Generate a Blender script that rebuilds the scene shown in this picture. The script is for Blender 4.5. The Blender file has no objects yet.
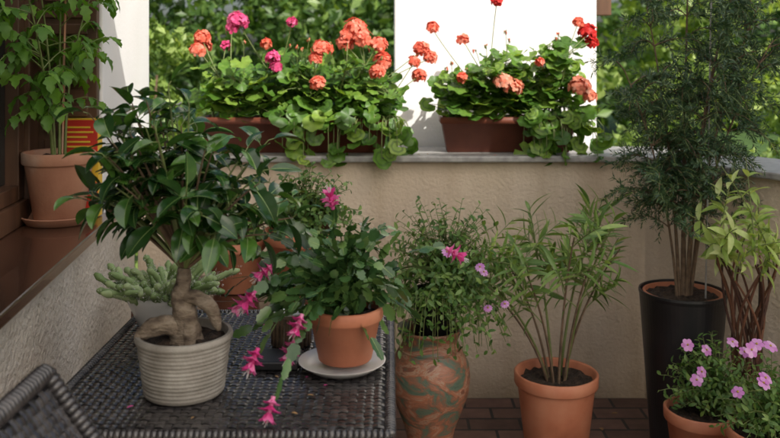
import bpy, math, random
import numpy as np
from mathutils import Vector as V, Matrix, noise
pi=math.pi
sc=bpy.context.scene
R=random.Random(7)
def rr(a,b): return R.uniform(a,b)
def rv(s=1.0):
    while True:
        v=V((rr(-1,1),rr(-1,1),rr(-1,1)))
        if .05<v.length<1: return v.normalized()*s

# ---------------- materials ----------------
def newmat(name):
    m=bpy.data.materials.new(name); m.use_nodes=True
    nt=m.node_tree; nt.nodes.clear()
    out=nt.nodes.new('ShaderNodeOutputMaterial')
    return m,nt,out
def ramp(nt,stops):
    r=nt.nodes.new('ShaderNodeValToRGB')
    e=r.color_ramp.elements
    while len(e)<len(stops): e.new(.5)
    for i,(p,c) in enumerate(stops):
        e[i].position=p; e[i].color=(c[0],c[1],c[2],1)
    return r
def surf(name,stops,rough=.6,nscale=8,detail=6,bump=.2,bscale=60,bdist=.01,metal=0,spec=.5,coords='Object',island=False,stretch=None,coat=0):
    m,nt,out=newmat(name); N=nt.nodes; Lk=nt.links
    p=N.new('ShaderNodeBsdfPrincipled'); Lk.new(p.outputs[0],out.inputs[0])
    tc=N.new('ShaderNodeTexCoord'); src=tc.outputs[coords]
    if stretch:
        mp=N.new('ShaderNodeMapping'); mp.inputs['Scale'].default_value=stretch
        Lk.new(src,mp.inputs[0]); src=mp.outputs[0]
    n=N.new('ShaderNodeTexNoise'); n.inputs['Scale'].default_value=nscale; n.inputs['Detail'].default_value=detail
    Lk.new(src,n.inputs['Vector'])
    r=ramp(nt,stops)
    fac=n.outputs['Fac']
    if island:
        g=N.new('ShaderNodeNewGeometry'); mx=N.new('ShaderNodeMath'); mx.operation='MULTIPLY_ADD'
        mx.inputs[1].default_value=.6; Lk.new(g.outputs['Random Per Island'],mx.inputs[0])
        m2=N.new('ShaderNodeMath'); m2.operation='MULTIPLY'; m2.inputs[1].default_value=.4
        Lk.new(fac,m2.inputs[0]); Lk.new(m2.outputs[0],mx.inputs[2]); fac=mx.outputs[0]
    Lk.new(fac,r.inputs[0]); Lk.new(r.outputs[0],p.inputs['Base Color'])
    p.inputs['Roughness'].default_value=rough; p.inputs['Metallic'].default_value=metal
    p.inputs['Specular IOR Level'].default_value=spec
    p.inputs['Coat Weight'].default_value=coat
    if bump>0:
        b=N.new('ShaderNodeTexNoise'); b.inputs['Scale'].default_value=bscale; b.inputs['Detail'].default_value=8
        Lk.new(src,b.inputs['Vector'])
        bp=N.new('ShaderNodeBump'); bp.inputs['Strength'].default_value=bump; bp.inputs['Distance'].default_value=bdist
        Lk.new(b.outputs['Fac'],bp.inputs['Height']); Lk.new(bp.outputs[0],p.inputs['Normal'])
    return m
def leafmat(name,c1,c2,c3,rough=.4,tr=.3,spec=.5,trc=None):
    m,nt,out=newmat(name); N=nt.nodes; Lk=nt.links
    g=N.new('ShaderNodeNewGeometry')
    r=ramp(nt,[(0,c1),(.55,c2),(1,c3)])
    tc=N.new('ShaderNodeTexCoord'); n=N.new('ShaderNodeTexNoise'); n.inputs['Scale'].default_value=45
    n.inputs['Detail'].default_value=3
    Lk.new(tc.outputs['Object'],n.inputs['Vector'])
    a=N.new('ShaderNodeMath'); a.operation='MULTIPLY_ADD'; a.inputs[1].default_value=.8
    Lk.new(g.outputs['Random Per Island'],a.inputs[0])
    b=N.new('ShaderNodeMath'); b.operation='MULTIPLY_ADD'; b.inputs[1].default_value=.5; b.inputs[2].default_value=-.15
    Lk.new(n.outputs['Fac'],b.inputs[0]); Lk.new(b.outputs[0],a.inputs[2]); Lk.new(a.outputs[0],r.inputs[0])
    p=N.new('ShaderNodeBsdfPrincipled'); Lk.new(r.outputs[0],p.inputs['Base Color'])
    p.inputs['Roughness'].default_value=rough; p.inputs['Specular IOR Level'].default_value=spec
    last=p
    if tr>0:
        t=N.new('ShaderNodeBsdfTranslucent')
        hs=N.new('ShaderNodeMixRGB'); hs.blend_type='MULTIPLY'; hs.inputs[0].default_value=1
        tcc=trc or (1.6,1.5,.6)
        hs.inputs[2].default_value=(tcc[0],tcc[1],tcc[2],1)
        Lk.new(r.outputs[0],hs.inputs[1]); Lk.new(hs.outputs[0],t.inputs[0])
        mx=N.new('ShaderNodeMixShader'); mx.inputs[0].default_value=tr
        Lk.new(p.outputs[0],mx.inputs[1]); Lk.new(t.outputs[0],mx.inputs[2]); last=mx
    Lk.new(last.outputs[0],out.inputs[0])
    bp=N.new('ShaderNodeBump'); bp.inputs['Strength'].default_value=.15; bp.inputs['Distance'].default_value=.004
    Lk.new(n.outputs['Fac'],bp.inputs['Height']); Lk.new(bp.outputs[0],p.inputs['Normal'])
    return m
M={}
def stucco():
    m,nt,out=newmat('stucco_beige'); N=nt.nodes; Lk=nt.links
    p=N.new('ShaderNodeBsdfPrincipled'); Lk.new(p.outputs[0],out.inputs[0]); p.inputs['Roughness'].default_value=.92
    tc=N.new('ShaderNodeTexCoord'); n=N.new('ShaderNodeTexNoise'); n.inputs['Scale'].default_value=1.7; n.inputs['Detail'].default_value=10; n.inputs['Roughness'].default_value=.62
    Lk.new(tc.outputs['Object'],n.inputs['Vector'])
    r=ramp(nt,[(.25,(.54,.44,.33)),(.45,(.67,.555,.425)),(.6,(.73,.615,.475)),(.8,(.78,.67,.53))]); Lk.new(n.outputs['Fac'],r.inputs[0])
    mp=N.new('ShaderNodeMapping'); mp.inputs['Scale'].default_value=(7,7,.7); Lk.new(tc.outputs['Object'],mp.inputs[0])
    s=N.new('ShaderNodeTexNoise'); s.inputs['Scale'].default_value=1.5; s.inputs['Detail'].default_value=6; Lk.new(mp.outputs[0],s.inputs['Vector'])
    r2=ramp(nt,[(.35,(.86,.84,.80)),(.6,(1,1,1))]); Lk.new(s.outputs['Fac'],r2.inputs[0])
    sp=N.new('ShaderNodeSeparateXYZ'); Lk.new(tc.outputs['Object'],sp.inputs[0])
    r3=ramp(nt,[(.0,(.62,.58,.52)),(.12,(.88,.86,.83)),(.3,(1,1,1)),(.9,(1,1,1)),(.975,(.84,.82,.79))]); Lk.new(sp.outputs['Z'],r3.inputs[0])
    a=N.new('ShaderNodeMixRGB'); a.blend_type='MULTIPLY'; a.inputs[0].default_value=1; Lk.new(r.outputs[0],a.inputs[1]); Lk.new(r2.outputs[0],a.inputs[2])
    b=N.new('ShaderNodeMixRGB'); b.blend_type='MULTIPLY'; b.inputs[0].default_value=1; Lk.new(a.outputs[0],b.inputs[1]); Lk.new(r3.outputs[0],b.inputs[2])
    Lk.new(b.outputs[0],p.inputs['Base Color'])
    bn=N.new('ShaderNodeTexNoise'); bn.inputs['Scale'].default_value=70; bn.inputs['Detail'].default_value=8; Lk.new(tc.outputs['Object'],bn.inputs['Vector'])
    bp=N.new('ShaderNodeBump'); bp.inputs['Strength'].default_value=.75; bp.inputs['Distance'].default_value=.007
    Lk.new(bn.outputs['Fac'],bp.inputs['Height']); Lk.new(bp.outputs[0],p.inputs['Normal']); return m
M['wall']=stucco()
M['cream']=surf('stucco_cream',[(.3,(.60,.55,.46)),(.6,(.74,.69,.60))],.9,5,8,1,55,.016)
M['white']=surf('white_plaster',[(.3,(.82,.81,.79)),(.7,(.88,.87,.86))],.9,3,5,.3,70,.004)
M['stone']=surf('sill_stone',[(.3,(.26,.25,.24)),(.7,(.44,.43,.41))],.4,30,8,.2,120,.002)
M['wood']=surf('brown_wood',[(.3,(.04,.018,.011)),(.7,(.09,.04,.024))],.25,12,8,.15,40,.004,stretch=(1,.15,1),coat=.4)
M['woodv']=surf('brown_wood_v',[(.3,(.05,.024,.014)),(.7,(.14,.07,.038))],.4,14,8,.2,40,.004,stretch=(1,1,.12))
M['glass']=surf('dark_glass',[(0,(.015,.018,.02)),(1,(.03,.035,.035))],.06,1,2,0)
M['terra']=surf('terracotta',[(.3,(.33,.105,.052)),(.5,(.47,.17,.088)),(.75,(.53,.23,.13))],.6,9,8,.15,120,.002)
M['terra2']=surf('terracotta_old',[(.3,(.33,.14,.08)),(.55,(.45,.22,.13)),(.75,(.52,.36,.27))],.8,6,8,.3,90,.003)
M['terraD']=surf('box_brown',[(.3,(.15,.04,.024)),(.7,(.23,.07,.038))],.5,9,6,.1,100,.002)
M['soil']=surf('soil',[(.3,(.012,.008,.005)),(.6,(.05,.03,.018)),(.8,(.11,.075,.05))],.95,60,8,1,90,.02)
M['concrete']=surf('ribbed_concrete',[(.3,(.17,.155,.13)),(.55,(.29,.27,.235)),(.8,(.42,.40,.36))],.8,16,10,.5,110,.004)
M['rattan']=surf('dark_rattan',[(0,(.016,.015,.016)),(.5,(.036,.033,.034)),(1,(.075,.068,.064))],.22,30,4,.15,200,.001,island=True,spec=.8)
M['rattanbase']=surf('rattan_base',[(0,(.008,.008,.009)),(1,(.015,.014,.015))],.6,30,4,.1)
M['black']=surf('black_planter',[(.3,(.008,.008,.009)),(.7,(.016,.016,.018))],.38,10,6,.1,100,.002)
M['bark']=surf('ficus_bark',[(.3,(.085,.06,.042)),(.5,(.20,.155,.11)),(.75,(.33,.275,.21))],.85,30,10,.9,60,.010,stretch=(1,1,2.2))
M['stem']=surf('stem_brown',[(.3,(.08,.05,.03)),(.7,(.19,.125,.075))],.8,40,6,.4,120,.003)
M['stemg']=surf('stem_green',[(.3,(.12,.15,.045)),(.7,(.18,.23,.07))],.5,40,4,.1,100,.002)
M['rib']=surf('leaf_midrib',[(.3,(.14,.22,.06)),(.7,(.2,.3,.09))],.4,40,4,.0)
M['vine']=surf('vine_redbrown',[(.3,(.05,.018,.010)),(.7,(.15,.06,.03))],.7,40,6,.4,120,.003,island=True)
M['ceram']=surf('white_ceramic',[(.3,(.62,.61,.58)),(.7,(.74,.73,.70))],.2,8,4,.02)
M['ficus']=leafmat('ficus_leaf',(.012,.042,.011),(.028,.082,.017),(.10,.23,.035),.2,.15,.65)
M['xmas']=leafmat('xmas_cactus_leaf',(.025,.068,.020),(.055,.125,.036),(.15,.26,.07),.25,.13,.6)
M['ger']=leafmat('geranium_leaf',(.045,.12,.015),(.11,.23,.03),(.29,.42,.07),.45,.35)
M['ger2']=leafmat('geranium_leaf_zone',(.03,.08,.012),(.07,.15,.022),(.15,.24,.035),.45,.3)
M['ole']=leafmat('oleander_leaf',(.09,.18,.045),(.19,.31,.08),(.38,.50,.15),.32,.3)
M['pod']=leafmat('podocarpus_leaf',(.022,.058,.028),(.048,.10,.045),(.12,.19,.08),.42,.15)
M['var']=leafmat('pale_leaf',(.20,.34,.07),(.40,.53,.15),(.68,.73,.40),.4,.35)
M['small']=leafmat('small_leaf',(.05,.125,.028),(.105,.205,.045),(.24,.36,.09),.45,.3)
M['tom']=leafmat('tomato_leaf',(.06,.15,.018),(.11,.25,.03),(.2,.38,.05),.5,.4)
M['cact']=leafmat('cactus_skin',(.14,.22,.07),(.24,.33,.13),(.42,.50,.26),.6,.0)
M['hedge']=leafmat('hedge_leaf',(.025,.065,.012),(.075,.15,.03),(.23,.35,.08),.45,.3)
M['hedgeL']=leafmat('bright_leaf',(.09,.16,.03),(.23,.34,.075),(.46,.56,.19),.5,.38)
M['coral']=leafmat('petal_coral',(.68,.10,.055),(.82,.20,.12),(.86,.36,.26),.6,.3,trc=(1.2,1,1))
M['salmon']=leafmat('petal_salmon',(.78,.20,.12),(.86,.34,.21),(.88,.5,.38),.6,.3,trc=(1.1,1,1))
M['red']=leafmat('petal_red',(.45,.010,.008),(.62,.015,.014),(.72,.04,.03),.6,.25,trc=(1.1,1,1))
M['hot']=leafmat('petal_hotpink',(.6,.03,.15),(.72,.08,.25),(.8,.22,.42),.6,.3,trc=(1.1,1,1))
M['mag']=leafmat('petal_magenta',(.62,.03,.22),(.78,.09,.36),(.88,.42,.62),.5,.3,trc=(1.1,1,1.1))
M['mauve']=leafmat('petal_mauve',(.52,.16,.50),(.66,.30,.64),(.80,.52,.78),.6,.3,trc=(1.1,1,1.1))
M['yel']=surf('flower_centre',[(.3,(.35,.22,.05)),(.7,(.5,.36,.08))],.8,50,3,.2)
M['dry']=surf('dry_leaf',[(.3,(.20,.10,.04)),(.7,(.36,.22,.09))],.8,50,3,.2)
def diffusermat():  # translucent cloth for the added out-of-view sun diffuser
    m,nt,out=newmat('added_diffuser_cloth'); N=nt.nodes; Lk=nt.links
    d=N.new('ShaderNodeBsdfDiffuse'); d.inputs[0].default_value=(.85,.83,.78,1)
    t=N.new('ShaderNodeBsdfTranslucent'); n=N.new('ShaderNodeTexNoise'); n.inputs['Scale'].default_value=3
    r=ramp(nt,[(.3,(.93,.91,.87)),(.7,(.97,.95,.92))]); Lk.new(n.outputs['Fac'],r.inputs[0]); Lk.new(r.outputs[0],t.inputs[0])
    mx=N.new('ShaderNodeMixShader'); mx.inputs[0].default_value=.92
    Lk.new(d.outputs[0],mx.inputs[1]); Lk.new(t.outputs[0],mx.inputs[2]); Lk.new(mx.outputs[0],out.inputs[0]); return m
M['sun_diffuser']=diffusermat()
def vasemat():
    m,nt,out=newmat('marbled_vase'); N=nt.nodes; Lk=nt.links
    p=N.new('ShaderNodeBsdfPrincipled'); Lk.new(p.outputs[0],out.inputs[0]); p.inputs['Roughness'].default_value=.4
    tc=N.new('ShaderNodeTexCoord'); mp=N.new('ShaderNodeMapping'); mp.inputs['Scale'].default_value=(1,1,2.0); mp.inputs['Rotation'].default_value=(.35,.35,0)
    Lk.new(tc.outputs['Object'],mp.inputs[0])
    n=N.new('ShaderNodeTexNoise'); n.inputs['Scale'].default_value=9; n.inputs['Detail'].default_value=10; n.inputs['Distortion'].default_value=.8; n.inputs['Roughness'].default_value=.65
    Lk.new(mp.outputs[0],n.inputs['Vector'])
    r=ramp(nt,[(.28,(.05,.08,.06)),(.42,(.10,.145,.10)),(.47,(.20,.11,.07)),(.53,(.34,.13,.07)),(.57,(.36,.24,.16)),(.62,(.22,.07,.04)),(.72,(.09,.13,.09))])
    Lk.new(n.outputs['Fac'],r.inputs[0]); Lk.new(r.outputs[0],p.inputs['Base Color'])
    b=N.new('ShaderNodeBump'); b.inputs['Strength'].default_value=.6; b.inputs['Distance'].default_value=.009
    Lk.new(n.outputs['Fac'],b.inputs['Height']); Lk.new(b.outputs[0],p.inputs['Normal'])
    return m
M['vase']=vasemat()
def pavermat():
    m,nt,out=newmat('brick_pavers'); N=nt.nodes; Lk=nt.links
    p=N.new('ShaderNodeBsdfPrincipled'); Lk.new(p.outputs[0],out.inputs[0]); p.inputs['Roughness'].default_value=.7
    tc=N.new('ShaderNodeTexCoord'); b=N.new('ShaderNodeTexBrick'); Lk.new(tc.outputs['Object'],b.inputs['Vector'])
    b.inputs['Color1'].default_value=(.10,.055,.04,1); b.inputs['Color2'].default_value=(.18,.10,.075,1); b.inputs['Mortar'].default_value=(.035,.03,.026,1)
    b.inputs['Scale'].default_value=1; b.inputs['Brick Width'].default_value=.2; b.inputs['Row Height'].default_value=.1; b.inputs['Mortar Size'].default_value=.006
    n=N.new('ShaderNodeTexNoise'); n.inputs['Scale'].default_value=14; n.inputs['Detail'].default_value=8; Lk.new(tc.outputs['Object'],n.inputs['Vector'])
    mx=N.new('ShaderNodeMixRGB'); mx.blend_type='OVERLAY'; mx.inputs[0].default_value=.6
    Lk.new(b.outputs['Color'],mx.inputs[1]); Lk.new(n.outputs['Fac'],mx.inputs[2]); Lk.new(mx.outputs[0],p.inputs['Base Color'])
    bp=N.new('ShaderNodeBump'); bp.inputs['Strength'].default_value=.8; bp.inputs['Distance'].default_value=.006; bp.invert=True
    Lk.new(b.outputs['Fac'],bp.inputs['Height']); Lk.new(bp.outputs[0],p.inputs['Normal'])
    return m
M['paver']=pavermat()
M['grass']=surf('lawn',[(.3,(.03,.07,.012)),(.7,(.07,.14,.025))],.9,3,8,.5,40,.03)
M['boxred']=surf('carton_red',[(.3,(.5,.03,.02)),(.7,(.6,.05,.03))],.4,8,3,.02)
M['boxyel']=surf('carton_yellow',[(.3,(.75,.45,.03)),(.7,(.8,.55,.06))],.4,8,3,.02)

# ---------------- mesh builder ----------------
class MB:
    def __init__(s): s.v=[];s.f=[];s.m=[];s.mats=[]
    def mi(s,k):
        if k not in s.mats: s.mats.append(k)
        return s.mats.index(k)
    def add(s,vs,fs,k):
        o=len(s.v); s.v.extend(vs); mi=s.mi(k)
        for f in fs: s.f.append([i+o for i in f]); s.m.append(mi)
    def build(s,name,smooth=True,sharp=None):
        me=bpy.data.meshes.new(name); me.from_pydata([tuple(v) for v in s.v],[],s.f)
        for k in s.mats: me.materials.append(M[k])
        me.polygons.foreach_set('material_index',s.m)
        me.polygons.foreach_set('use_smooth',[smooth]*len(s.f))
        me.update()
        if sharp and smooth:
            try: me.set_sharp_from_angle(angle=math.radians(sharp))
            except Exception: pass
        o=bpy.data.objects.new(name,me); sc.collection.objects.link(o); return o

def perp(d):
    a=V((0,0,1)) if abs(d.z)<.9 else V((1,0,0))
    s=d.cross(a).normalized(); return s,s.cross(d).normalized()
def tube(mb,pts,rad,k,sides=6,cap=True):
    n=len(pts); vs=[];fs=[]
    d=(pts[1]-pts[0]).normalized(); s,u=perp(d)
    for i,p in enumerate(pts):
        if i<n-1: d=(pts[i+1]-p)
        if i>0 and i<n-1: d=(pts[i+1]-pts[i-1])
        if d.length<1e-7: d=V((0,0,1))
        d=d.normalized(); s=(s-d*s.dot(d)); 
        if s.length<1e-5: s,_=perp(d)
        s.normalize(); u=s.cross(d)
        r=rad[i] if isinstance(rad,(list,tuple)) else rad
        for j in range(sides):
            a=2*pi*j/sides; vs.append(p+s*(math.cos(a)*r)+u*(math.sin(a)*r))
    for i in range(n-1):
        for j in range(sides):
            j2=(j+1)%sides; fs.append([i*sides+j,i*sides+j2,(i+1)*sides+j2,(i+1)*sides+j])
    if cap:
        fs.append(list(range(sides))[::-1]); fs.append([(n-1)*sides+j for j in range(sides)])
    mb.add(vs,fs,k)
def bez(a,b,c,n):
    return [a*(1-t)**2+b*2*t*(1-t)+c*t*t for t in [i/n for i in range(n+1)]]
def taper(a,b,n): return [a+(b-a)*i/n for i in range(n+1)]
P_EL=lambda t: math.sin(pi*min(1,max(0,t))**.85)**.8 if 0<t<1 else 0
P_LAN=lambda t: (math.sin(pi*t**.75)) if 0<t<1 else 0
P_PET=lambda t: math.sin(pi*(t**1.5)*.88+.12)**.7 if t>0 else .15
def leaf(mb,p,d,n,L,W,k,prof=P_EL,segs=5,curl=.5,fold=.3,thin=.002,rib=None):
    d=d.normalized(); n=(n-d*n.dot(d))
    if n.length<1e-4: n=perp(d)[1]
    n.normalize(); s=d.cross(n)
    vs=[];fs=[];st=L/segs; a=curl/segs; ca,sa=math.cos(a),math.sin(a); q=p.copy(); rb=[]
    for i in range(segs+1):
        t=i/segs; w=max(W*prof(t)*.5,thin*.3 if t<1 else .0002)
        vs+= [q-s*w+n*(fold*w),q.copy(),q+s*w+n*(fold*w)]
        if rib: rw=.0009*(1-t)+.0002; rb+=[q-s*rw+n*.0007,q+s*rw+n*.0007]
        d,n=(d*ca-n*sa),(n*ca+d*sa); q=q+d*st
    for i in range(segs):
        o=i*3; fs+=[[o,o+1,o+4,o+3],[o+1,o+2,o+5,o+4]]
    mb.add(vs,fs,k)
    if rib: mb.add(rb,[[2*i,2*i+1,2*i+3,2*i+2] for i in range(segs)],rib)
def lathe(mb,c,prof,k,n=48,wob=0,close_bottom=True):
    vs=[];fs=[]
    for r,z in prof:
        for j in range(n):
            a=2*pi*j/n; rj=r*(1+wob*noise.noise(V((math.cos(a)*2,math.sin(a)*2,z*9+c.x*7))))
            vs.append(c+V((rj*math.cos(a),rj*math.sin(a),z)))
    for i in range(len(prof)-1):
        for j in range(n):
            j2=(j+1)%n; fs.append([i*n+j,i*n+j2,(i+1)*n+j2,(i+1)*n+j])
    if close_bottom: fs.append(list(range(n))[::-1])
    mb.add(vs,fs,k)
def soil(mb,c,r,amp=.006,k='soil'):
    vs=[c+V((0,0,amp))];fs=[];n=40;rings=12
    for i in range(1,rings+1):
        for j in range(n):
            a=2*pi*j/n; x=r*i/rings
            q=c+V((x*math.cos(a),x*math.sin(a),0)); z=amp*2*noise.noise(q*45)+amp*1.2*noise.noise(q*120)
            vs.append(q+V((0,0,z)))
    for j in range(n): fs.append([0,1+j,1+(j+1)%n])
    for i in range(rings-1):
        for j in range(n):
            a=1+i*n+j;b=1+i*n+(j+1)%n; fs.append([a,a+n,b+n,b])
    mb.add(vs,fs,k)
def pot(mb,c,R0,H,k='terra',rb=.7,rim=.035,th=.008,soild=.02,saucer=None,sk=None):
    r1=R0*.93; b=R0*rb
    prof=[(b-.004,0),(b,.004),(r1-.001,H-rim),(R0-.002,H-rim+.002),(R0,H-rim+.006),(R0+.001,H-.004),(R0-.003,H),(R0-th,H-.001),(R0-th-.003,H-.006),(r1-th,H-soild-.01)]
    lathe(mb,c,prof,k,56,.012)
    soil(mb,c+V((0,0,H-soild)),r1-th+.004)
    if saucer:
        lathe(mb,c-V((0,0,.0)),[(saucer*.8,-.012),(saucer*.85,-.012),(saucer,.012),(saucer-.004,.014),(saucer*.84,-.004),(.001,-.004)],sk or k,56)
def box(mb,a,b,k):
    x0,y0,z0=a;x1,y1,z1=b
    vs=[V(p) for p in [(x0,y0,z0),(x1,y0,z0),(x1,y1,z0),(x0,y1,z0),(x0,y0,z1),(x1,y0,z1),(x1,y1,z1),(x0,y1,z1)]]
    mb.add(vs,[[3,2,1,0],[4,5,6,7],[0,1,5,4],[1,2,6,5],[2,3,7,6],[3,0,4,7]],k)
def bevel(o,w=.004,s=2):
    m=o.modifiers.new('b','BEVEL'); m.width=w; m.segments=s; m.limit_method='ANGLE'; m.angle_limit=.6
    return o

# ---------------- camera, sun, sky ----------------
cam=bpy.data.cameras.new('camera'); co=bpy.data.objects.new('camera',cam); sc.collection.objects.link(co)
co.location=(0,0,1.4); co.rotation_euler=(pi/2,0,0); cam.lens=39.2; cam.shift_y=-.206; cam.clip_end=1000; cam.clip_start=.05
cam.dof.use_dof=True; cam.dof.focus_distance=2.3; cam.dof.aperture_fstop=4.2
sc.camera=co
ts=V((.45,-.60,.66)).normalized()
sl=bpy.data.lights.new('sun','SUN'); sl.energy=5; sl.angle=math.radians(.6); sl.color=(1,.955,.88)
so=bpy.data.objects.new('sun',sl); so.rotation_euler=(-ts).to_track_quat('-Z','Y').to_euler(); sc.collection.objects.link(so)
w=bpy.data.worlds.new('World'); sc.world=w; w.use_nodes=True; nt=w.node_tree
bg=nt.nodes['Background']; sk=nt.nodes.new('ShaderNodeTexSky'); sk.sky_type='NISHITA'; sk.sun_disc=False
sk.sun_elevation=math.asin(ts.z); sk.sun_rotation=math.atan2(ts.x,ts.y); sk.dust_density=5
nt.links.new(sk.outputs[0],bg.inputs[0]); bg.inputs[1].default_value=.15
sc.view_settings.view_transform='Standard'; sc.view_settings.look='None'; sc.view_settings.exposure=0

# ---------------- architecture ----------------
mb=MB(); s=300; mb.add([V((-s,-s,-.25)),V((s,-s,-.25)),V((s,s,-.25)),V((-s,s,-.25))],[[0,1,2,3]],'grass'); mb.build('ground',False)
mb=MB()
fl=[(-1.6,-1.2),(3.9,-1.2),(3.9,.1),(1.3,3.6),(-1.3,3.6)]
vs=[V((x,y,0)) for x,y in fl]+[V((x,y,-.2)) for x,y in fl]
mb.add(vs,[[0,1,2,3,4]]+[[i,i+5,(i+1)%5+5,(i+1)%5] for i in range(5)],'paver'); mb.build('balcony_floor',False)
def wallpoly(inner,outer,z0,z1,k,name,bev=.004):
    mb=MB(); n=len(inner); vs=[]
    for z in (z0,z1):
        vs+=[V((x,y,z)) for x,y in inner]+[V((x,y,z)) for x,y in outer]
    T=2*n; fs=[]
    for i in range(n-1):
        fs+=[[i,i+1,T+i+1,T+i],[n+i+1,n+i,T+n+i,T+n+i+1],[T+i,T+i+1,T+n+i+1,T+n+i],[i+1,i,n+i,n+i+1]]
    fs+=[[0,T,T+n,n],[n-1,2*n-1,T+2*n-1,T+n-1]]
    mb.add(vs,fs,k); o=mb.build(name,False); bevel(o,bev); return o
ex=(1.05+.524*4,3.5-.852*4)
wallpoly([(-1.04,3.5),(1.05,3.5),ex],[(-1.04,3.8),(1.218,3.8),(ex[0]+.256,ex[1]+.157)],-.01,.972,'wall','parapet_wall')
wallpoly([(-1.035,3.47),(1.0333,3.47),(ex[0]-.026,ex[1]-.016)],[(-1.035,3.86),(1.253,3.86),(ex[0]+.30,ex[1]+.19)],.974,1.0,'stone','parapet_sill',.006)
def LW(s,d,z):
    x=-1.05+.118*(3.5-s); return V((x+d*.993,s+d*.117,z))
def lbox(mb,s0,s1,d0,d1,z0,z1,k):
    vs=[LW(s,d,z) for z in (z0,z1) for s,d in ((s0,d0),(s1,d0),(s1,d1),(s0,d1))]
    mb.add(vs,[[0,1,2,3],[7,6,5,4],[1,0,4,5],[2,1,5,6],[3,2,6,7],[0,3,7,4]],k)
mb=MB()
lbox(mb,-1.2,3.49,-.4,0,-.2,.838,'cream')
lbox(mb,2.905,3.86,-.4,-.002,.84,2.498,'white')
o=mb.build('house_wall',False); bevel(o,.006)
mb=MB(); lbox(mb,-1.2,2.90,-.36,.045,.842,.874,'wood'); bevel(mb.build('window_sill',False),.006)
mb=MB()
lbox(mb,2.862,2.90,-.30,-.012,.876,2.4,'woodv')
lbox(mb,2.76,2.858,-.30,-.20,.876,2.4,'woodv')
lbox(mb,-.8,2.757,-.30,-.20,.876,.95,'woodv')
lbox(mb,2.70,2.756,-.28,-.215,.952,2.4,'woodv')
lbox(mb,1.6,1.7,-.30,-.20,.952,2.4,'woodv')
lbox(mb,1.702,2.698,-.28,-.215,.952,1.0,'woodv')
lbox(mb,1.702,2.698,-.262,-.255,1.002,2.4,'glass')
lbox(mb,-.8,1.598,-.262,-.255,.952,2.4,'glass')
for i in range(26):
    z=.93+i*.055; lbox(mb,2.848,2.861,-.18,-.04,z,z+.035,'woodv')
bevel(mb.build('window_frame',False),.003)
mb=MB(); nx,ny=24,14; vs=[];fs=[]  # unseen overhead sheet, added to shade the balcony and soften the sun
for i in range(nx+1):
    for j in range(ny+1):
        x=-1.35+4.75*i/nx; y=-.38+2.58*j/ny; vs.append(V((x,y,2.5-.03*math.sin(pi*((i*6/nx)%1))+.004*math.sin(j))))
for i in range(nx):
    for j in range(ny): a=i*(ny+1)+j; fs.append([a,a+1,a+ny+2,a+ny+1])
mb.add(vs,fs,'sun_diffuser')
tube(mb,[V((-1.35,2.2,2.49)),V((3.4,2.2,2.49))],.02,'ceram',10); tube(mb,[V((-1.35,-.38,2.49)),V((3.4,-.38,2.49))],.02,'ceram',10)  # edge bars of the added sheet
mb.build('added_sun_diffuser')
mb=MB(); box(mb,(.02,3.90,-.2),(.95,4.25,4),'white'); bevel(mb.build('white_pillar',False),.01)
mb=MB(); box(mb,(.953,3.95,1.6),(1.03,4.02,4),'woodv'); bevel(mb.build('wooden_post',False),.004)

# ---------------- garden backdrop ----------------
rs=np.random.RandomState(3)
def leafcloud(name,clumps,size,k,trunk=None):
    P=[];
    for (c,r,n) in clumps:
        d=rs.normal(size=(n,3)); d/=np.linalg.norm(d,axis=1)[:,None]
        rad=rs.uniform(.45,1.05,(n,1))**.6
        P.append(np.array(c)+d*rad*np.array(r))
    P=np.concatenate(P); n=len(P)
    a=rs.normal(size=(n,3)); a/=np.linalg.norm(a,axis=1)[:,None]
    b=rs.normal(size=(n,3)); b[:,2]-=.3; b-=a*(a*b).sum(1)[:,None]; b/=np.linalg.norm(b,axis=1)[:,None]
    sz=size*rs.uniform(.6,1.4,(n,1))
    c=np.cross(a,b)
    v=np.stack([P-b*sz,P+a*sz*.5,P+b*sz,P-a*sz*.5+c*sz*.15],1).reshape(-1,3)
    mb=MB(); mb.v=[V(x) for x in v]; mb.f=[[4*i,4*i+1,4*i+2,4*i+3] for i in range(n)]; mb.m=[mb.mi(k)]*n
    if trunk:
        for pts,r in trunk: tube(mb,[V(p) for p in pts],taper(r,r*.4,len(pts)-1),'stem',8)
    return mb.build(name,False)
def clumps(x0,x1,y0,y1,z0,z1,n,r,per):
    return [((rs.uniform(x0,x1),rs.uniform(y0,y1),rs.uniform(z0,z1)),(r*rs.uniform(.6,1.3),r*rs.uniform(.6,1.2),r*rs.uniform(.5,1)),int(per*rs.uniform(.6,1.3))) for _ in range(n)]
leafcloud('garden_hedge',clumps(-7,1.5,8,9.8,-.2,3.2,60,.6,340),.065,'hedge')
leafcloud('garden_hedge',clumps(1.2,9,8.5,10.5,-.2,2.9,50,.5,300),.07,'hedgeL')
leafcloud('background_foliage',clumps(-16,3,16,20,-.2,6,55,1.7,330),.18,'hedge')
leafcloud('background_foliage',clumps(3,20,17,22,-.2,3.0,30,1.4,300),.18,'hedge')
leafcloud('garden_shrub',clumps(2.0,5.0,6.0,7.6,-.1,1.3,34,.34,220),.045,'hedgeL')
leafcloud('garden_tree',clumps(-3.4,-.9,6.8,7.8,1.5,3.6,14,.4,220),.05,'hedge',[([(-2.9,7.3,-.25),(-2.95,7.3,1),(-2.5,7.2,2),(-2.3,7.2,3)],.07)])
leafcloud('garden_shrub',clumps(-1.7,-1.15,4.9,5.3,.2,1.65,22,.15,110),.032,'hedgeL',[([(-1.45,5.1,-.25),(-1.45,5.1,.6),(-1.4,5.1,1.3)],.02)])

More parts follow.
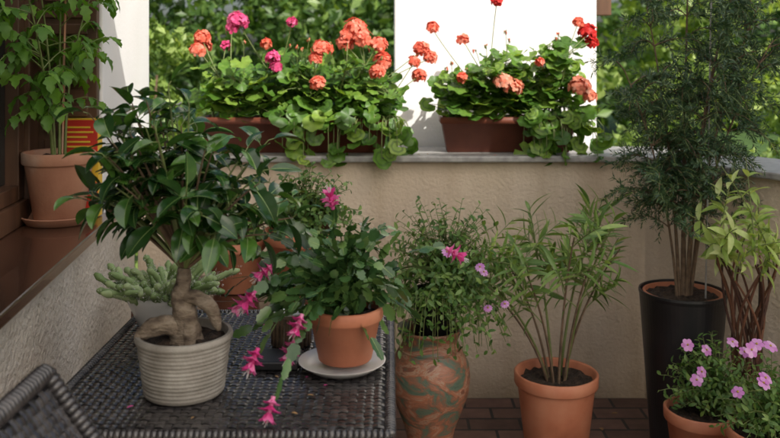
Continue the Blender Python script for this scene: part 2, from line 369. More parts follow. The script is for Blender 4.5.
# ---------------- rattan ----------------
def weave(mb,o,eu,ev,n,nu,nv,cu,cv,h=.0028):
    for i in range(nu):
        for j in range(nv):
            c=o+eu*((i+.5)*cu)+ev*((j+.5)*cv)
            if (i+j)%2: a,b,la,lb=eu,ev,cu,cv
            else: a,b,la,lb=ev,eu,cv,cu
            jj=R.uniform(-.04,.04); hh=h*R.uniform(.8,1.2); vs=[]
            for p in range(6):
                s_=(p/5-.5)*1.5
                for q in range(4):
                    t=(q/3-.5)*.86+jj
                    z=hh*math.cos(pi*s_/1.6)-.0012*abs(q/3-.5)**2*4
                    vs.append(c+a*(s_*la)+b*(t*lb)+n*z)
            fs=[[p*4+q,p*4+q+1,p*4+q+5,p*4+q+4] for p in range(5) for q in range(3)]
            mb.add(vs,fs,'rattan')
X,Y,Z=V((1,0,0)),V((0,1,0)),V((0,0,1))
mb=MB()
x0,x1,y0,y1,zt=-.67,.0,1.55,2.29,.717
box(mb,(x0+.01,y0+.01,zt-.03),(x1-.01,y1-.01,zt-.001),'rattanbase')
nu,nv=38,42
weave(mb,V((x0+.015,y0+.015,zt)),X,Y,Z,nu,nv,(x1-x0-.03)/nu,(y1-y0-.03)/nv,.0036)
def wrap(mb,a,b,r,n):
    d=(b-a); L=d.length; m=int(L/.011); pts=[];
    for i in range(m):
        p=a+d*(i/m); q=a+d*((i+.93)/m)
        tube(mb,[p,(p+q)/2,q],[r*.93,r*1.04,r*.93],'rattan',8)
c=[V((x0,y0,zt-.006)),V((x1,y0,zt-.006)),V((x1,y1,zt-.006)),V((x0,y1,zt-.006))]
for i in range(4): wrap(mb,c[i],c[(i+1)%4],.012,0)
sk_h=.085
weave(mb,V((x0,y0-.004,zt-.02-sk_h)),X,Z,-Y,42,5,(x1-x0)/42,sk_h/5)
weave(mb,V((x1+.004,y0,zt-.02-sk_h)),Y,Z,X,46,5,(y1-y0)/46,sk_h/5)
weave(mb,V((x0-.004,y0,zt-.02-sk_h)),Y,Z,-X,46,5,(y1-y0)/46,sk_h/5)
box(mb,(x0,y0,zt-.02-sk_h),(x1,y1,zt-.033),'rattanbase')
for lx in (x0+.03,x1-.03):
    for ly in (y0+.03,y1-.03):
        box(mb,(lx-.025,ly-.025,0),(lx+.025,ly+.025,zt-.02-sk_h-.001),'rattanbase')
        for f,(o,eu,n) in enumerate([((lx-.027,ly-.028),X,-Y),((lx+.028,ly-.027),Y,X),((lx-.028,ly-.027),Y,-X)]):
            weave(mb,V((o[0],o[1],.0)),eu,Z,n,3,35,.018,.0175)
mb.build('rattan_table')
mb=MB()
C=V((-.548,1.35,.90)); dn=V((.577,0,-.817)); tp=V((0,-1,0)); nn=V((.817,0,.577))
cell=.0165
weave(mb,C+dn*.02+tp*.02,dn,tp,nn,36,29,cell,cell)
q=[C,C+tp*.52,C+tp*.52+dn*.62,C+dn*.62]
mb.add([p-nn*.003 for p in q]+[p-nn*.03 for p in q],[[0,1,2,3],[7,6,5,4],[0,4,5,1],[1,5,6,2],[2,6,7,3],[3,7,4,0]],'rattanbase')
for a,b in ((q[0],q[1]),(q[0],q[3]),(q[1],q[2])): wrap(mb,a,b,.016,0)
sb=C+dn*.62
weave(mb,V((sb.x,sb.y-.5,sb.z)),X,Y,Z,28,29,cell,cell)
box(mb,(sb.x,sb.y-.52,sb.z-.07),(sb.x+.48,sb.y,sb.z-.003),'rattanbase')
wrap(mb,V((sb.x+.48,sb.y,sb.z-.01)),V((sb.x+.48,sb.y-.52,sb.z-.01)),.014,0)
for dx in (.02,.45):
    for dy in (-.03,-.49):
        tube(mb,[V((sb.x+dx,sb.y+dy,sb.z-.05)),V((sb.x+dx,sb.y+dy,0))],.02,'rattanbase',8)
mb.build('rattan_chair')
mb=MB()
for i in range(4): box(mb,(-.80,2.62+i*.11,.595),(-.08,2.725+i*.11,.62),'wood')
box(mb,(-.79,2.63,.52),(-.09,2.65,.593),'wood'); box(mb,(-.79,3.02,.52),(-.09,3.04,.593),'wood')
for x in (-.78,-.13):
    for y in (2.66,2.98): box(mb,(x,y,0),(x+.035,y+.035,.593),'wood')
bevel(mb.build('plant_stand',False),.003)

# ---------------- ficus bonsai ----------------
R.seed(77)
mb=MB(); c=V((-.419,1.73,.722)); H=.122
prof=[(.076,0),(.08,.004)]
for i in range(60):
    t=i/59; prof.append((.080+.014*t+.0009*math.sin(t*2*pi*13)+.0006*math.sin(t*2*pi*4.3),.006+t*(H-.02)))
prof+=[(.0975,H-.012),(.0985,H-.006),(.096,H),(.089,H),(.087,H-.006),(.086,H-.03)]
lathe(mb,c,prof,'concrete',64,.015); soil(mb,c+V((0,0,H-.018)),.088,.005)
b=c+V((0,0,H-.02))
def org(pts,rad,k='bark',sub=8,sides=20):
    P=[];Rr=[]
    m=len(pts)
    for i in range(m-1):
        p0=pts[max(0,i-1)];p1=pts[i];p2=pts[i+1];p3=pts[min(m-1,i+2)]
        for s_ in range(sub):
            t=s_/sub
            P.append(.5*((2*p1)+(p2-p0)*t+(2*p0-5*p1+4*p2-p3)*t*t+(3*p1-p0-3*p2+p3)*t**3))
            Rr.append(rad[i]*(1-t)+rad[i+1]*t)
    P.append(pts[-1]);Rr.append(rad[-1]); n0=len(mb.v); tube(mb,P,Rr,k,sides)
    for i in range(n0,len(mb.v)):
        v=mb.v[i]; ax=P[min(len(P)-1,(i-n0)//sides)]; dv=(v-ax); 
        mb.v[i]=ax+dv*(1+.22*noise.noise(v*38)+.10*noise.noise(V((v.x*50,v.y*50,v.z*190))))
org([b+V(p) for p in [(.005,0,-.01),(.004,0,.03),(0,0,.06),(-.006,.0,.09),(-.002,0,.125),(.0,0,.15)]],[.038,.028,.025,.020,.016,.012])
org([b+V(p) for p in [(.0,-.005,.09),(.03,-.008,.09),(.056,-.01,.072),(.066,-.01,.045),(.072,-.008,.025)]],[.013,.015,.0145,.011,.004])
org([b+V(p) for p in [(-.0,-.005,.02),(-.03,-.012,.038),(-.055,-.02,.035),(-.08,-.025,.022),(-.088,-.03,.008)]],[.018,.02,.019,.014,.005])
org([b+V(p) for p in [(.01,-.01,.05),(.015,-.02,.02),(.02,-.03,-.01)]],[.014,.015,.01])
org([b+V(p) for p in [(-.005,.01,.06),(-.02,.02,.03),(-.03,.03,-.01)]],[.012,.014,.01])
top=b+V((0,0,.145)); cc=V((-.445,1.75,1.14))
for i in range(60):
    d=rv(); d.z=abs(d.z)*1.2-.38; d.normalize()
    e=cc+V((d.x*.265*rr(.5,1),d.y*.18*rr(.5,1),d.z*.205*rr(.6,1.05)))
    if d.x>.5: e.z-=.03
    mid=top.lerp(e,.5)+V((0,0,.04)); pts=bez(top,mid,e,7)
    tube(mb,pts,taper(.0045,.0013,7),'stem' if i%2 else 'stemg',5)
    dd=(pts[-1]-pts[-3]).normalized()
    for j in range(8):
        t=.45+.55*j/7; idx=min(6,int(t*7)); p=pts[idx].lerp(pts[idx+1],min(1,t*7-idx))
        a=j*2.4+i; s_,u_=perp(dd); rad=(s_*math.cos(a)+u_*math.sin(a))
        ld=(rad*1.1+dd*(.4 if j<7 else 1.4)+V((0,0,.05))).normalized()
        nrm=(V((0,-.1,1))+rv(.6)+dd*.4-ld*.1)
        q=p+ld*.012; tube(mb,[p,q],.0011,'stemg',4,False)
        L=rr(.045,.078); leaf(mb,q,ld,nrm,L,L*rr(.42,.54),'ficus',P_EL,7,rr(.2,1.2),rr(.25,.6),rib='rib')
mb.build('potted_ficus_bonsai',True,50)

# ---------------- christmas cactus ----------------
R.seed(78)
mb=MB(); c=V((-.098,1.86,.742)); 
pot(mb,c,.083,.118,rb=.70,rim=.03)
lathe(mb,V((-.105,1.86,.7235)),[(.065,0),(.07,.0),(.094,.016),(.0955,.018),(.093,.0185),(.072,.0065),(.001,.006)],'ceram',64)
def seg(mb,p,d,n,L,W,k='xmas'):
    def pr(t):
        if t<=0 : return .22
        b=.35+.65*math.sin(pi*min(1,t*1.0)**.7)**.6 if t<1 else .4
        return b+(.28 if abs(t-.42)<.06 or abs(t-.8)<.06 else 0)
    leaf(mb,p,d,n,L,W,k,pr,9,.12,.16,rib='rib' if R.random()<.4 else None)
def xflower(mb,p,d):
    d=d.normalized(); s_,u_=perp(d)
    for ring,(off,L,spread,kk) in enumerate([(0,.02,.5,6),(.010,.026,.5,7),(.022,.026,.4,7)]):
        for j in range(kk):
            a=2*pi*j/kk+ring*.4; rad=s_*math.cos(a)+u_*math.sin(a)
            leaf(mb,p+d*off+rad*.002,(d+rad*spread),-rad,L,.0145,'mag',P_EL,5,1.1 if ring<2 else .5,.25)
    tube(mb,[p-d*.004,p+d*.03],[.0045,.004],'mag',8)
    for j in range(8): tube(mb,[p+d*.03,p+d*.048+rv(.007)],.0006,'ceram',3)
base=c+V((0,0,.105))
def chain(e,h,fl=False,w=.020):
    st=base+V((rr(-.03,.03),rr(-.03,.03),0)); mid=st.lerp(e,.4)+V((0,0,h))
    n=max(4,int(((mid-st).length+(e-mid).length)/.036)); pts=bez(st,mid,e,n)
    nb=rv()
    for i in range(n):
        d=(pts[i+1]-pts[i]); L=d.length*1.04
        nrm=V((nb.x,nb.y-.3,1.0))+rv(.6)
        seg(mb,pts[i],d+rv(d.length*.2),nrm,L,w*rr(.8,1.15))
        if i>1 and R.random()<.35:
            d2=(d.normalized()+rv(.8)).normalized(); seg(mb,pts[i],d2,nrm+rv(.4),L*.9,w*.9)
            if R.random()<.5: seg(mb,pts[i]+d2*L*.9,(d2+V((0,0,-.4))),nrm,L*.85,w*.85)
    if fl: xflower(mb,pts[-1],(pts[-1]-pts[-2]).normalized()+V((0,0,-.5)))
def PX(u,v,y): return V(((u-390)/850*y,y,1.4-(v-58)/850*y))
for i in range(110):
    a=rr(0,2*pi); r=rr(.35,1); 
    x=math.cos(a)*r*.24-.025; y=math.sin(a)*r*.16; zz=rr(-.0,.25)*(1-.3*r)+.03-.16*r*r*rr(0,1.2)
    if x<0: x*=1.05
    chain(base+V((x,y,zz)),rr(.05,.14))
for e,h in [((-.245,1.76,.97),.10),((-.275,1.72,.925),.12),((-.25,1.60,.85),.14),((-.215,1.56,.775),.14),((-.175,1.68,.89),.12),((-.125,1.85,1.075),.04),((.125,1.85,.985),.1),((-.19,1.68,.84),.1),((-.30,1.78,.90),.1)]:
    chain(V(e),h,True)
mb.build('christmas_cactus_plant',True,60)

mb=MB(); c=V((-.235,2.02,.722))
lathe(mb,c,[(.042,0),(.044,.004),(.043,.04),(.045,.075),(.043,.08),(.036,.08),(.035,.06)],'bark',32,.08)
for j in range(22):
    a=2*pi*j/22; tube(mb,[c+V((.044*math.cos(a),.044*math.sin(a),.002)),c+V((.0445*math.cos(a+.05),.0445*math.sin(a+.05),.07))],.0045,'stem',5)
soil(mb,c+V((0,0,.066)),.038,.003)
lathe(mb,c+V((0,0,.077)),[(.046,0),(.047,.004),(.038,.005),(.036,0)],'ceram',32,.03)
mb.build('log_planter')
mb=MB(); box(mb,(-.30,1.84,.7225),(-.20,1.93,.742),'black'); bevel(mb.build('black_tray',False),.004)
mb=MB(); c=V((-.575,2.17,.722))
lathe(mb,c,[(.06,0),(.065,.004),(.095,.07),(.10,.085),(.096,.087),(.088,.075)],'ceram',48); soil(mb,c+V((0,0,.075)),.09,.004)
for i in range(95):
    a=rr(0,2*pi); r=.12*math.sqrt(rr(0,1)); st=c+V((r*.7*math.cos(a),r*.7*math.sin(a),.07))
    d=V((math.cos(a)*r*8,math.sin(a)*r*8,.7)).normalized(); L=rr(.04,.11)
    pts=bez(st,st+d*L*.6+rv(.015),st+d*L+V((math.cos(a),math.sin(a),-.2))*rr(0,.04)+rv(.012),9)
    tube(mb,pts,[.008+.002*math.sin(k*2.6) for k in range(9)]+[.004],'cact',8)
    for p in pts[2:]:
        for j in range(6):
            v=rv(); tube(mb,[p+v*.008,p+v*.0125],.0005,'ceram',3,False)
mb.build('potted_cactus')

# ---------------- geranium boxes ----------------
def gleaf(mb,p,d,n,Rd,k='ger'):
    d=d.normalized(); n=(n-d*n.dot(d)).normalized(); s_=d.cross(n); vs=[p]; m=22
    ph=rr(0,6); cup=rr(-.2,.35); fr=rr(.05,.13); zone=R.random()<.5
    RF=(.3,.5,.72,1)
    for ri,rf in enumerate(RF):
        for j in range(m+1):
            a=-2.75+5.5*j/m
            r=Rd*rf*(1+(.11*abs(math.sin(a*3.6))-.05)*(ri+1)/4)*(1 if abs(a)<2.3 else .9)
            z=Rd*(cup*rf*rf+fr*math.sin(5*a+ph)*rf*rf)
            vs.append(p+d*(math.cos(a)*r)+s_*(math.sin(a)*r)+n*z)
    fs=[]
    for j in range(m): fs.append([0,1+j,2+j])
    for ri in range(3):
        o=1+ri*(m+1)
        for j in range(m): fs.append([o+j,o+m+1+j,o+m+2+j,o+j+1])
    mb.add(vs,fs,k)
    if zone:
        z2=mb.mi('ger2'); tot=len(mb.m)
        for q in range(tot-2*m,tot-m): mb.m[q]=z2
def umbel(mb,c,Rd,k,n=28):
    for i in range(n):
        d=rv(); 
        if d.z<-.35: d.z=-d.z
        p=c+d*Rd*rr(.6,1.1); tube(mb,[c,p],.0008,'stemg',3,False)
        s_,u_=perp(d); o=rr(0,6); dj=rv(.3)
        for j in range(5):
            a=o+2*pi*j/5; rad=s_*math.cos(a)+u_*math.sin(a)
            leaf(mb,p,rad+d*.35+dj,d,.021*rr(.8,1.1),.016,k,P_PET,3,.5,.1)
def gerbox(x0,x1,yc,flowers,nleaf,prof,seed,over,ov0=.42,fwd=.08):
    R.seed(seed); mb=MB(); z0=1.002;h=.15;d=.085
    def ring(z,e): return [V((x0+e,yc-d+e,z)),V((x1-e,yc-d+e,z)),V((x1-e,yc+d-e,z)),V((x0+e,yc+d-e,z))]
    rs_=[ring(z0,.03),ring(z0+h-.03,.008),ring(z0+h-.028,0),ring(z0+h,0),ring(z0+h,.01),ring(z0+h-.03,.014)]
    vs=sum(rs_,[]); fs=[[3,2,1,0]]
    for i in range(5):
        for j in range(4): fs.append([i*4+j,i*4+(j+1)%4,(i+1)*4+(j+1)%4,(i+1)*4+j])
    mb.add(vs,fs,'terraD'); mb.add(rs_[5],[[0,1,2,3]],'soil')
    def topz(x): return float(np.interp(x,[p[0] for p in prof],[p[1] for p in prof]))
    stems=[]
    nst=int((x1-x0)/.03)
    for i in range(nst):
        x=x0+.04+(x1-x0-.08)*i/(nst-1); st=V((x,yc+rr(-.04,.04),z0+h-.04))
        ex_=x+rr(-.13,.13); e=V((ex_,yc+rr(-.13,.06),st.z+(topz(ex_)-st.z-.02)*rr(.5,1))); pts=bez(st,st+V((0,0,.08)),e,8)
        tube(mb,pts,taper(.006,.0035,8),'stemg',6); stems+=pts[3:]
    for i in range(nleaf):
        st=stems[R.randrange(len(stems))]
        a=rr(0,2*pi); el=rr(-.5,1.2); L=rr(.03,.12)
        dd=V((math.cos(a)*math.cos(el),math.sin(a)*math.cos(el)-.25,math.sin(el))).normalized()
        e=st+dd*L
        if e.z<z0+h-.02 and e.x<x0+(x1-x0)*ov0: e.z=z0+h+rr(-.02,.05)
        if e.z<1.05 and e.y>3.47: e.y=3.42+rr(-.03,.03)
        tz=topz(e.x)
        if e.z>tz: e.z=tz-rr(0,.08)
        if e.x<x0-.1: e.x=x0-rr(0,.08)
        tube(mb,bez(st,st.lerp(e,.5)+V((0,0,.015)),e,3),.0013,'stemg',4,False)
        nrm=V((rr(-.7,.7),-.55+rr(-.5,.6),.8)); 
        gleaf(mb,e,V((dd.x,dd.y-.3,-.25+rr(-.4,.4))),nrm,rr(.018,.045))
    for i in range(over):
        x=x0+(x1-x0)*min(1.1,(ov0+(1.08-ov0)*R.random()))
        st=V((min(x,x1),yc-d+.02,z0+h)); e=V((x+rr(-.06,.06),yc-d-rr(.01,.12),z0+h-rr(-.06,.17)))
        tube(mb,bez(st,V((e.x,e.y,st.z+.03)),e,4),.002,'stemg',4,False)
        gleaf(mb,e,V((rr(-.9,.9),-.4,rr(-.8,.2))),V((rr(-.7,.7),-1,.6+rr(-.5,.5))),rr(.02,.046))
    for (u,v,k,rad) in flowers:
        y=yc-rr(fwd*.5,fwd); e=PX(u,v,y)
        if topz(e.x)>e.z-.03: e=PX(u,v,yc-.17)
        st=min(stems,key=lambda q:(q-e).length+rr(0,.03))
        tube(mb,bez(st,V(((st.x+e.x*2)/3,st.y,(st.z+e.z)/2+.02)),e,7),.002,'stemg',5,False)
        umbel(mb,e,rad*1.22,k,int(34*(rad/.034)**1.5)+6)
    for i in range(9):
        st=stems[R.randrange(len(stems))]; e=V((st.x+rr(-.05,.05),st.y-.03,topz(st.x)+rr(0,.06)))
        tube(mb,bez(st,st.lerp(e,.6)+V((0,0,.03)),e,5),.0014,'stemg',4,False)
        for j in range(7): q=e+rv(.008)-V((0,0,.004)); tube(mb,[e,q,q+V((0,0,-.008))],[.0008,.0028,.001],'stemg' if j%3 else 'coral',5)
    return mb.build('geranium_flower_box')
gerbox(-.80,.0,3.64,[(202,38,'coral',.026),(199,50,'coral',.026),(206,46,'coral',.018),(238,22,'hot',.034),(232,28,'hot',.02),(272,58,'hot',.02),(276,66,'hot',.014),(292,22,'hot',.012),(322,50,'coral',.03),(316,58,'coral',.02),(355,30,'coral',.038),(362,40,'coral',.036),(348,36,'coral',.026),(378,46,'coral',.03),(383,62,'coral',.03),(377,72,'coral',.022),(422,50,'coral',.028),(430,58,'coral',.022),(419,76,'coral',.024),(318,84,'coral',.024),(266,44,'coral',.014),(345,44,'coral',.028),(226,46,'hot',.012),(414,62,'coral',.018)],560,[(-1,1.30),(-.8,1.39),(-.5,1.43),(-.25,1.44),(-.1,1.40),(.06,1.28),(.12,1.2)],11,70)
gerbox(.215,.79,3.66,[(432,28,'coral',.02),(463,40,'coral',.016),(503,82,'salmon',.03),(513,88,'salmon',.03),(580,88,'salmon',.036),(590,96,'salmon',.02),(588,34,'red',.034),(592,42,'red',.02),(497,1,'red',.016),(578,22,'coral',.012),(462,78,'coral',.012),(540,62,'coral',.010)],500,[(.08,1.22),(.22,1.33),(.35,1.36),(.5,1.46),(.7,1.49),(.82,1.47),(.92,1.38),(1,1.2)],12,60,.6)

# ---------------- oleander ----------------
R.seed(21); mb=MB(); c=V((.583,2.98,.002)); pot(mb,c,.145,.30,rb=.72,rim=.045,soild=.03)
b=c+V((0,0,.27))
for i in range(10):
    a=i*2.4; ex_=V((math.cos(a)*rr(.12,.30)+.01,math.sin(a)*rr(.06,.2),rr(.36,.64)))
    ex_.x=ex_.x*1.25
    st=b+V((math.cos(a)*.03,math.sin(a)*.03,-.01)); pts=bez(st,st+V((ex_.x*.2,ex_.y*.2,ex_.z*.6)),b+ex_,12)
    tube(mb,pts,taper(.0055,.0025,12),'stem' if i%3 else 'stemg',6)
    for bi in range(5):
        idx=R.randrange(5,12); p=pts[idx]
        e=p+V((rr(-.17,.17),rr(-.12,.12),rr(.03,.15))) if bi else pts[-1]+V((rr(-.02,.02),0,.04))
        bp=bez(p,p.lerp(e,.5)+V((0,0,.02)),e,6); tube(mb,bp,taper(.0025,.0014,6),'stemg',5)
        d=(bp[-1]-bp[-3]).normalized(); s_,u_=perp(d)
        for j in range(11):
            t=.25+.75*j/11; k=min(5,int(t*6)); q=bp[k].lerp(bp[k+1],t*6-k)
            aa=j*2.1+bi; rad=s_*math.cos(aa)+u_*math.sin(aa)
            L=rr(.06,.115); leaf(mb,q,rad*(.95-.3*t)+d*(.5+.3*t),d*1.0-rad*.3+V((0,-.1,.4)),L,L*.16,'ole',P_LAN,6,rr(.1,.9),.35)
mb.build('potted_oleander',True,60)

# ---------------- podocarpus in black planter ----------------
R.seed(5); mb=MB(); c=V((1.04,3.02,.002)); H=.575
lathe(mb,c,[(.105,0),(.108,.004),(.148,H-.02),(.151,H-.008),(.15,H),(.144,H),(.142,H-.01),(.14,H-.04)],'black',64)
lathe(mb,c+V((0,0,H-.03)),[(.13,-.05),(.134,.018),(.136,.024),(.128,.025),(.124,-.0)],'terra',56)
soil(mb,c+V((0,0,H-.02)),.128,.006)
b=c+V((0,0,H-.02))
def needles(pts,dens=1,Ln=.024):
    for i in range(len(pts)-1):
        d=(pts[i+1]-pts[i]); L=d.length; d.normalize(); s_,u_=perp(d)
        n=max(1,int(L/.0036*dens))
        for j in range(n):
            a=rr(0,2*pi); rad=s_*math.cos(a)+u_*math.sin(a); p=pts[i]+d*(L*j/n)
            dd=(rad+d*.7).normalized(); sd=dd.cross(d).normalized()*.0025; l=Ln*rr(.7,1.2)
            mb.add([p,p+dd*l*.5+sd,p+dd*l,p+dd*l*.5-sd],[[0,1,2,3]],'pod')
mains=[((.02,.0,1.14),.010),((.17,-.03,1.10),.008),((-.12,.02,1.02),.007),((.27,-.08,.88),.006),((-.22,-.05,.80),.005),((.10,-.10,.94),.006),((.30,.02,1.08),.006)]
for (ex_,r) in mains:
    st=b+V((ex_[0]*.1,ex_[1]*.1,0)); e=b+V(ex_); pts=bez(st,st+V((ex_[0]*.15,ex_[1]*.15,ex_[2]*.55)),e,14)
    tube(mb,pts,taper(r,.002,14),'stem',7)
    for i in range(27):
        idx=R.randrange(4,15); p=pts[idx]; t=idx/14
        a=rr(0,2*pi); L=rr(.10,.24)*(1.15-.4*t)
        d=V((math.cos(a),math.sin(a)*.8,rr(0,.8))).normalized()
        e2=p+d*L; droop=rr(.0,.11)
        bp=bez(p,p+d*L*.6+V((0,0,.04)),e2-V((0,0,droop)),7); tube(mb,bp,taper(.0025,.001,7),'stem',4,False); needles(bp[1:],.8)
        for k in range(9):
            q=bp[R.randrange(1,8)]; d3=(d+rv(.9)); d3.normalize(); l=rr(.04,.085)
            tp_=bez(q,q+d3*l*.6,q+d3*l-V((0,0,rr(0,.04))),3); tube(mb,tp_,.0008,'stemg',3,False); needles(tp_,1)
tube(mb,[b+V((.07,-.03,-.05)),b+V((.09,-.04,1.2))],.003,'stone',6)
mb.build('potted_podocarpus',False)

# ---------------- braided-vine plant ----------------
R.seed(31); mb=MB(); c=V((1.175,2.80,.002)); pot(mb,c,.10,.27,'terra2',rb=.75,rim=.03)
b=c+V((0,0,.25))
for i in range(20):
    a0=i*2*pi/20; tw=rr(1.5,3)*(1 if i%2 else -1); pts=[];rad=[]
    hh=rr(.44,.52)
    for k in range(17):
        t=k/16; r=.036+.012*math.sin(t*9+i)*.5+.06*t**3; a=a0+tw*t
        pts.append(b+V((math.cos(a)*r,math.sin(a)*r,t*hh-.01))); rad.append(.0055-.002*t)
    tube(mb,pts,rad,'vine',6)
    if i%2==0 or i%3==0:
        e=pts[-1]+V((math.cos(a0)*rr(.02,.19)-.03,math.sin(a0)*rr(.02,.1)-.03,rr(.06,.34)))
        bp=bez(pts[-1],pts[-1]+V((0,0,.08)),e,8); tube(mb,bp,taper(.003,.0015,8),'stemg',5)
        for j in range(13):
            t=.15+.85*j/12; k=min(7,int(t*8)); q=bp[k]; d=(bp[-1]-bp[-2]).normalized(); s_,u_=perp(d); aa=j*2.4; rd=s_*math.cos(aa)+u_*math.sin(aa)
            L=rr(.055,.095); leaf(mb,q,rd*.9+d*.6,d+V((0,-.3,.4)),L,L*.27,'var',P_LAN,6,rr(.3,1.2),.3)
mb.build('braided_trunk_plant',True,60)

# ---------------- small-leaved flowering plants ----------------
def daisy(mb,p,d,Rd,k='mauve',n=11,wr=.48):
    s_,u_=perp(d)
    for j in range(n):
        a=2*pi*j/n; rad=s_*math.cos(a)+u_*math.sin(a)
        leaf(mb,p+rad*.002,rad+d*.15,d,Rd,Rd*wr,k,P_PET,4,.4,.1)
    lathe(mb,p,[(.0035,0),(.0032,.003),(.001,.0045)],'yel',8)
def bush(mb,b,rx,ry,rz,n,lk,LL,wr,flowers,fk='mauve',fr=.02,leaves=8,zoff=0,fn=11,fw=.48):
    ends=[]
    for i in range(n):
        d=rv(); d.z=abs(d.z)+.05; d.normalize(); f=rr(.5,1.05)
        e=b+V((d.x*rx*f,d.y*ry*f,d.z*rz*f+zoff))
        st=b+V((rr(-.03,.03),rr(-.03,.03),-.01)); pts=bez(st,st.lerp(e,.45)+V((0,0,rz*.3)),e,7)
        tube(mb,pts,taper(.002,.0009,7),'stemg',4,False); ends.append(pts[-1])
        for j in range(leaves):
            t=.3+.7*j/(leaves-1); k=min(6,int(t*7)); q=pts[k].lerp(pts[k+1],t*7-k)
            dd=(pts[k+1]-pts[k]).normalized(); s_,u_=perp(dd); a=j*2.4+i; rad=s_*math.cos(a)+u_*math.sin(a)
            L=LL*rr(.6,1.2); leaf(mb,q,rad+dd*.5,dd*.6+V((0,-.1,.7)),L,L*wr,lk,P_EL,4,rr(0,.8),.25)
    for f in flowers:
        e=V(f); st=min(ends,key=lambda q:(q-e).length); tube(mb,bez(st,st.lerp(e,.5),e,3),.0009,'stemg',3,False)
        daisy(mb,e,V((rr(-.6,.6),-.8,rr(.2,1.4))).normalized(),fr*rr(.8,1.1),fk,fn,fw)
R.seed(41); mb=MB(); c=V((1.0,2.72,.05)); 
lathe(mb,V((c.x,c.y,.002)),[(.08,0),(.085,.0),(.085,.045),(.0,.046)],'terra2',40)
pot(mb,c,.118,.23,rb=.7,rim=.04,soild=.025)
bush(mb,c+V((.04,.02,.215)),.17,.13,.25,190,'small',.024,.42,[PX(702,372,2.58),PX(733,342,2.62),PX(697,380,2.57),PX(688,345,2.68),PX(707,350,2.66)],'mauve',.018,9,0,6,.85)
mb.build('potted_pink_flowers',True)
R.seed(42); mb=MB(); c=V((1.09,2.44,.085))
lathe(mb,V((c.x,c.y,.002)),[(.085,0),(.09,.0),(.09,.08),(.0,.081)],'terra2',40)
pot(mb,c,.115,.25,rb=.72,rim=.04,soild=.02)
bush(mb,c+V((.02,.0,.235)),.17,.13,.23,190,'small',.026,.42,[PX(766,378,2.28),PX(752,350,2.35),PX(771,346,2.38),PX(757,344,2.38),PX(745,352,2.38),PX(764,383,2.27),PX(738,392,2.32)],'mauve',.019,9,0,6,.85)
mb.build('potted_pink_flowers',True)
R.seed(43); mb=MB(); c=V((.137,2.90,.002))
lathe(mb,c,[(.095,0),(.10,.004),(.098,.02),(.08,.05),(.075,.09),(.085,.14),(.108,.20),(.130,.26),(.137,.31),(.133,.355),(.115,.395),(.098,.42),(.093,.44),(.102,.46),(.112,.475),(.112,.483),(.10,.48),(.09,.45)],'vase',64,.01)
for z,r in ((.025,.098),(.41,.104)): 
    pts=[c+V((r*math.cos(a*pi/16),r*math.sin(a*pi/16),z)) for a in range(33)]; tube(mb,pts,.004,'vase',6)
mb.build('marbled_vase')
mb=MB(); c=V((.155,2.90,.462)); pot(mb,c,.085,.15,'black',rb=.8,rim=.02,soild=.02)
bush(mb,c+V((.03,-.01,.135)),.25,.20,.34,230,'small',.028,.42,[PX(480,267,2.72),PX(505,304,2.74),PX(488,308,2.76),PX(484,272,2.74),PX(447,252,2.7)],'mauve',.016,10)
for i in range(90):
    a=rr(-1.3,1.0)-pi/2+ (1 if i%2 else 0); st=c+V((.07*math.cos(a),.07*math.sin(a),.15)); e=st+V((math.cos(a)*rr(.06,.2),math.sin(a)*rr(.04,.12),-rr(.0,.2)))
    pts=bez(st,st+V((math.cos(a)*.09,math.sin(a)*.09,.06)),e,7); tube(mb,pts,.0011,'stemg',4,False)
    for j in range(13):
        q=pts[min(7,1+j*6//12)]; leaf(mb,q+rv(.006),rv()+V((0,-.2,-.2)),V((0,-.4,1))+rv(.4),rr(.018,.03),.012,'small',P_EL,4,.4,.2)
mb.build('potted_daisies',True)

R.seed(51); mb=MB(); pot(mb,V((-.52,2.86,.622)),.10,.17,rb=.72,rim=.035)
bush(mb,V((-.52,2.86,.77)),.14,.12,.2,40,'small',.05,.45,[],leaves=6)
mb.build('potted_houseplant',True)
mb=MB(); pot(mb,V((-.30,2.83,.622)),.12,.21,rb=.72,rim=.045)
bush(mb,V((-.28,2.83,.82)),.19,.15,.24,170,'small',.024,.55,[],leaves=10)
mb.build('potted_houseplant',True)
mb=MB(); pot(mb,V((-.115,3.16,.002)),.12,.24,'black',rb=.8)
bush(mb,V((-.10,3.16,.23)),.14,.14,.5,40,'small',.05,.4,[],leaves=10)
mb.build('potted_houseplant',True)

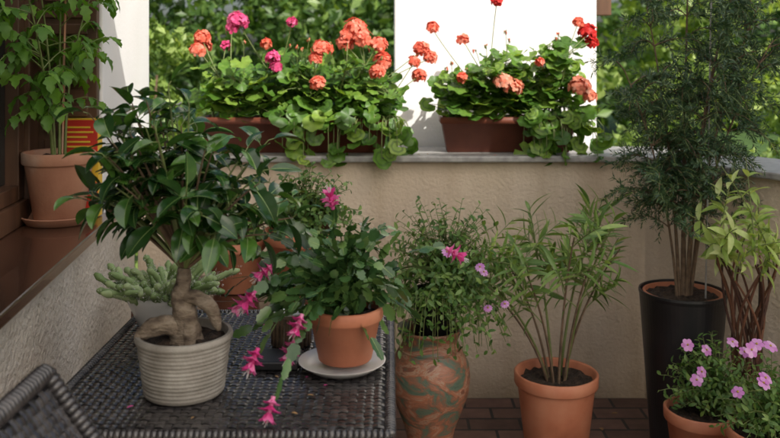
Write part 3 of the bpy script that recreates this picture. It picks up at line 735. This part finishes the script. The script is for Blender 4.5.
# ---------------- tomato on window sill ----------------
R.seed(61); mb=MB(); c=V((-1.06,2.72,.888)); pot(mb,c,.112,.215,'terra2',rb=.68,rim=.04,saucer=.115)
def lobed(t): 
    return 0 if t<=0 or t>=1 else math.sin(pi*t**.7)*(1+.28*math.sin(t*19))
b=c+V((0,0,.2))
for ex_ in [(.02,-.03,.62),(-.03,-.10,.6),(.09,.02,.5),(0,-.25,.52)]:
    e=b+V(ex_); st=b+V((ex_[0]*.2,ex_[1]*.2,0)); pts=bez(st,st+V((0,ex_[1]*.2,.3)),e,12); tube(mb,pts,taper(.005,.002,12),'stemg',6)
    for i in range(16):
        k=R.randrange(3,13); p=pts[k]; a=rr(0,2*pi); L=rr(.10,.2)
        d=V((math.cos(a)*.8+.15,math.sin(a)*1.1-.2,rr(0,.7))).normalized()
        ee=p+d*L
        lim=-1.20+.118*(2.8-ee.y)+.02
        if ee.x<lim: ee.x=lim+rr(0,.05)
        rp=bez(p,p+d*L*.6+V((0,0,.03)),ee-V((0,0,rr(.01,.07))),8); tube(mb,rp,taper(.002,.001,8),'stemg',4,False)
        dd=(rp[-1]-rp[-2]).normalized(); leaf(mb,rp[-1],dd+V((0,0,-.2)),V((0,0,1))+rv(.3),.06,.034,'tom',lobed,9,.7,.25)
        for m in (3,5,7):
            for sgn in (-1,1):
                sd=dd.cross(Z)*sgn; l=rr(.035,.055); leaf(mb,rp[m],sd+dd*.5+V((0,0,-.15)),V((0,0,1))+rv(.3),l,l*.55,'tom',lobed,8,.7,.25)
tube(mb,[b+V((.01,0,0)),b+V((.03,-.02,.6))],.004,'terra2',6)
mb.build('potted_tomato_plant',True,60)
mb=MB()
box(mb,(-1.085,2.81,.877),(-.965,2.85,1.20),'boxyel')
box(mb,(-1.083,2.807,1.09),(-.967,2.853,1.196),'boxred'); box(mb,(-1.083,2.807,.90),(-.967,2.853,.99),'boxred')
for i in range(5): box(mb,(-1.07,2.803,1.105+i*.016),(-.98-.01*(i%3),2.8065,1.111+i*.016),'boxyel')
lathe(mb,V((-1.025,2.808,1.04)),[(.001,-.001),(.03,-.001),(.03,.001),(.001,.001)],'boxred',24)
bevel(mb.build('plant_food_carton',False),.002)
R.seed(90); mb=MB()
for i in range(46):
    if i<12: p=V((rr(-.62,-.03),rr(1.6,2.2),.7225)); k='dry' if i%2 else 'mag'; L=rr(.008,.016)
    elif i<26: p=V((rr(-.9,1.0),rr(3.48,3.56),1.0025)); k='coral' if i%2 else 'dry'; L=rr(.01,.018)
    else: p=V((rr(.1,1.3),rr(2.7,3.45),.003)); k='dry'; L=rr(.02,.045)
    a=rr(0,6.28); leaf(mb,p,V((math.cos(a),math.sin(a),.12)),Z,L,L*.5,k,P_EL,5,.4,.3)
mb.build('fallen_petals')
print('faces',sum(len(o.data.polygons) for o in sc.objects if o.type=='MESH'))
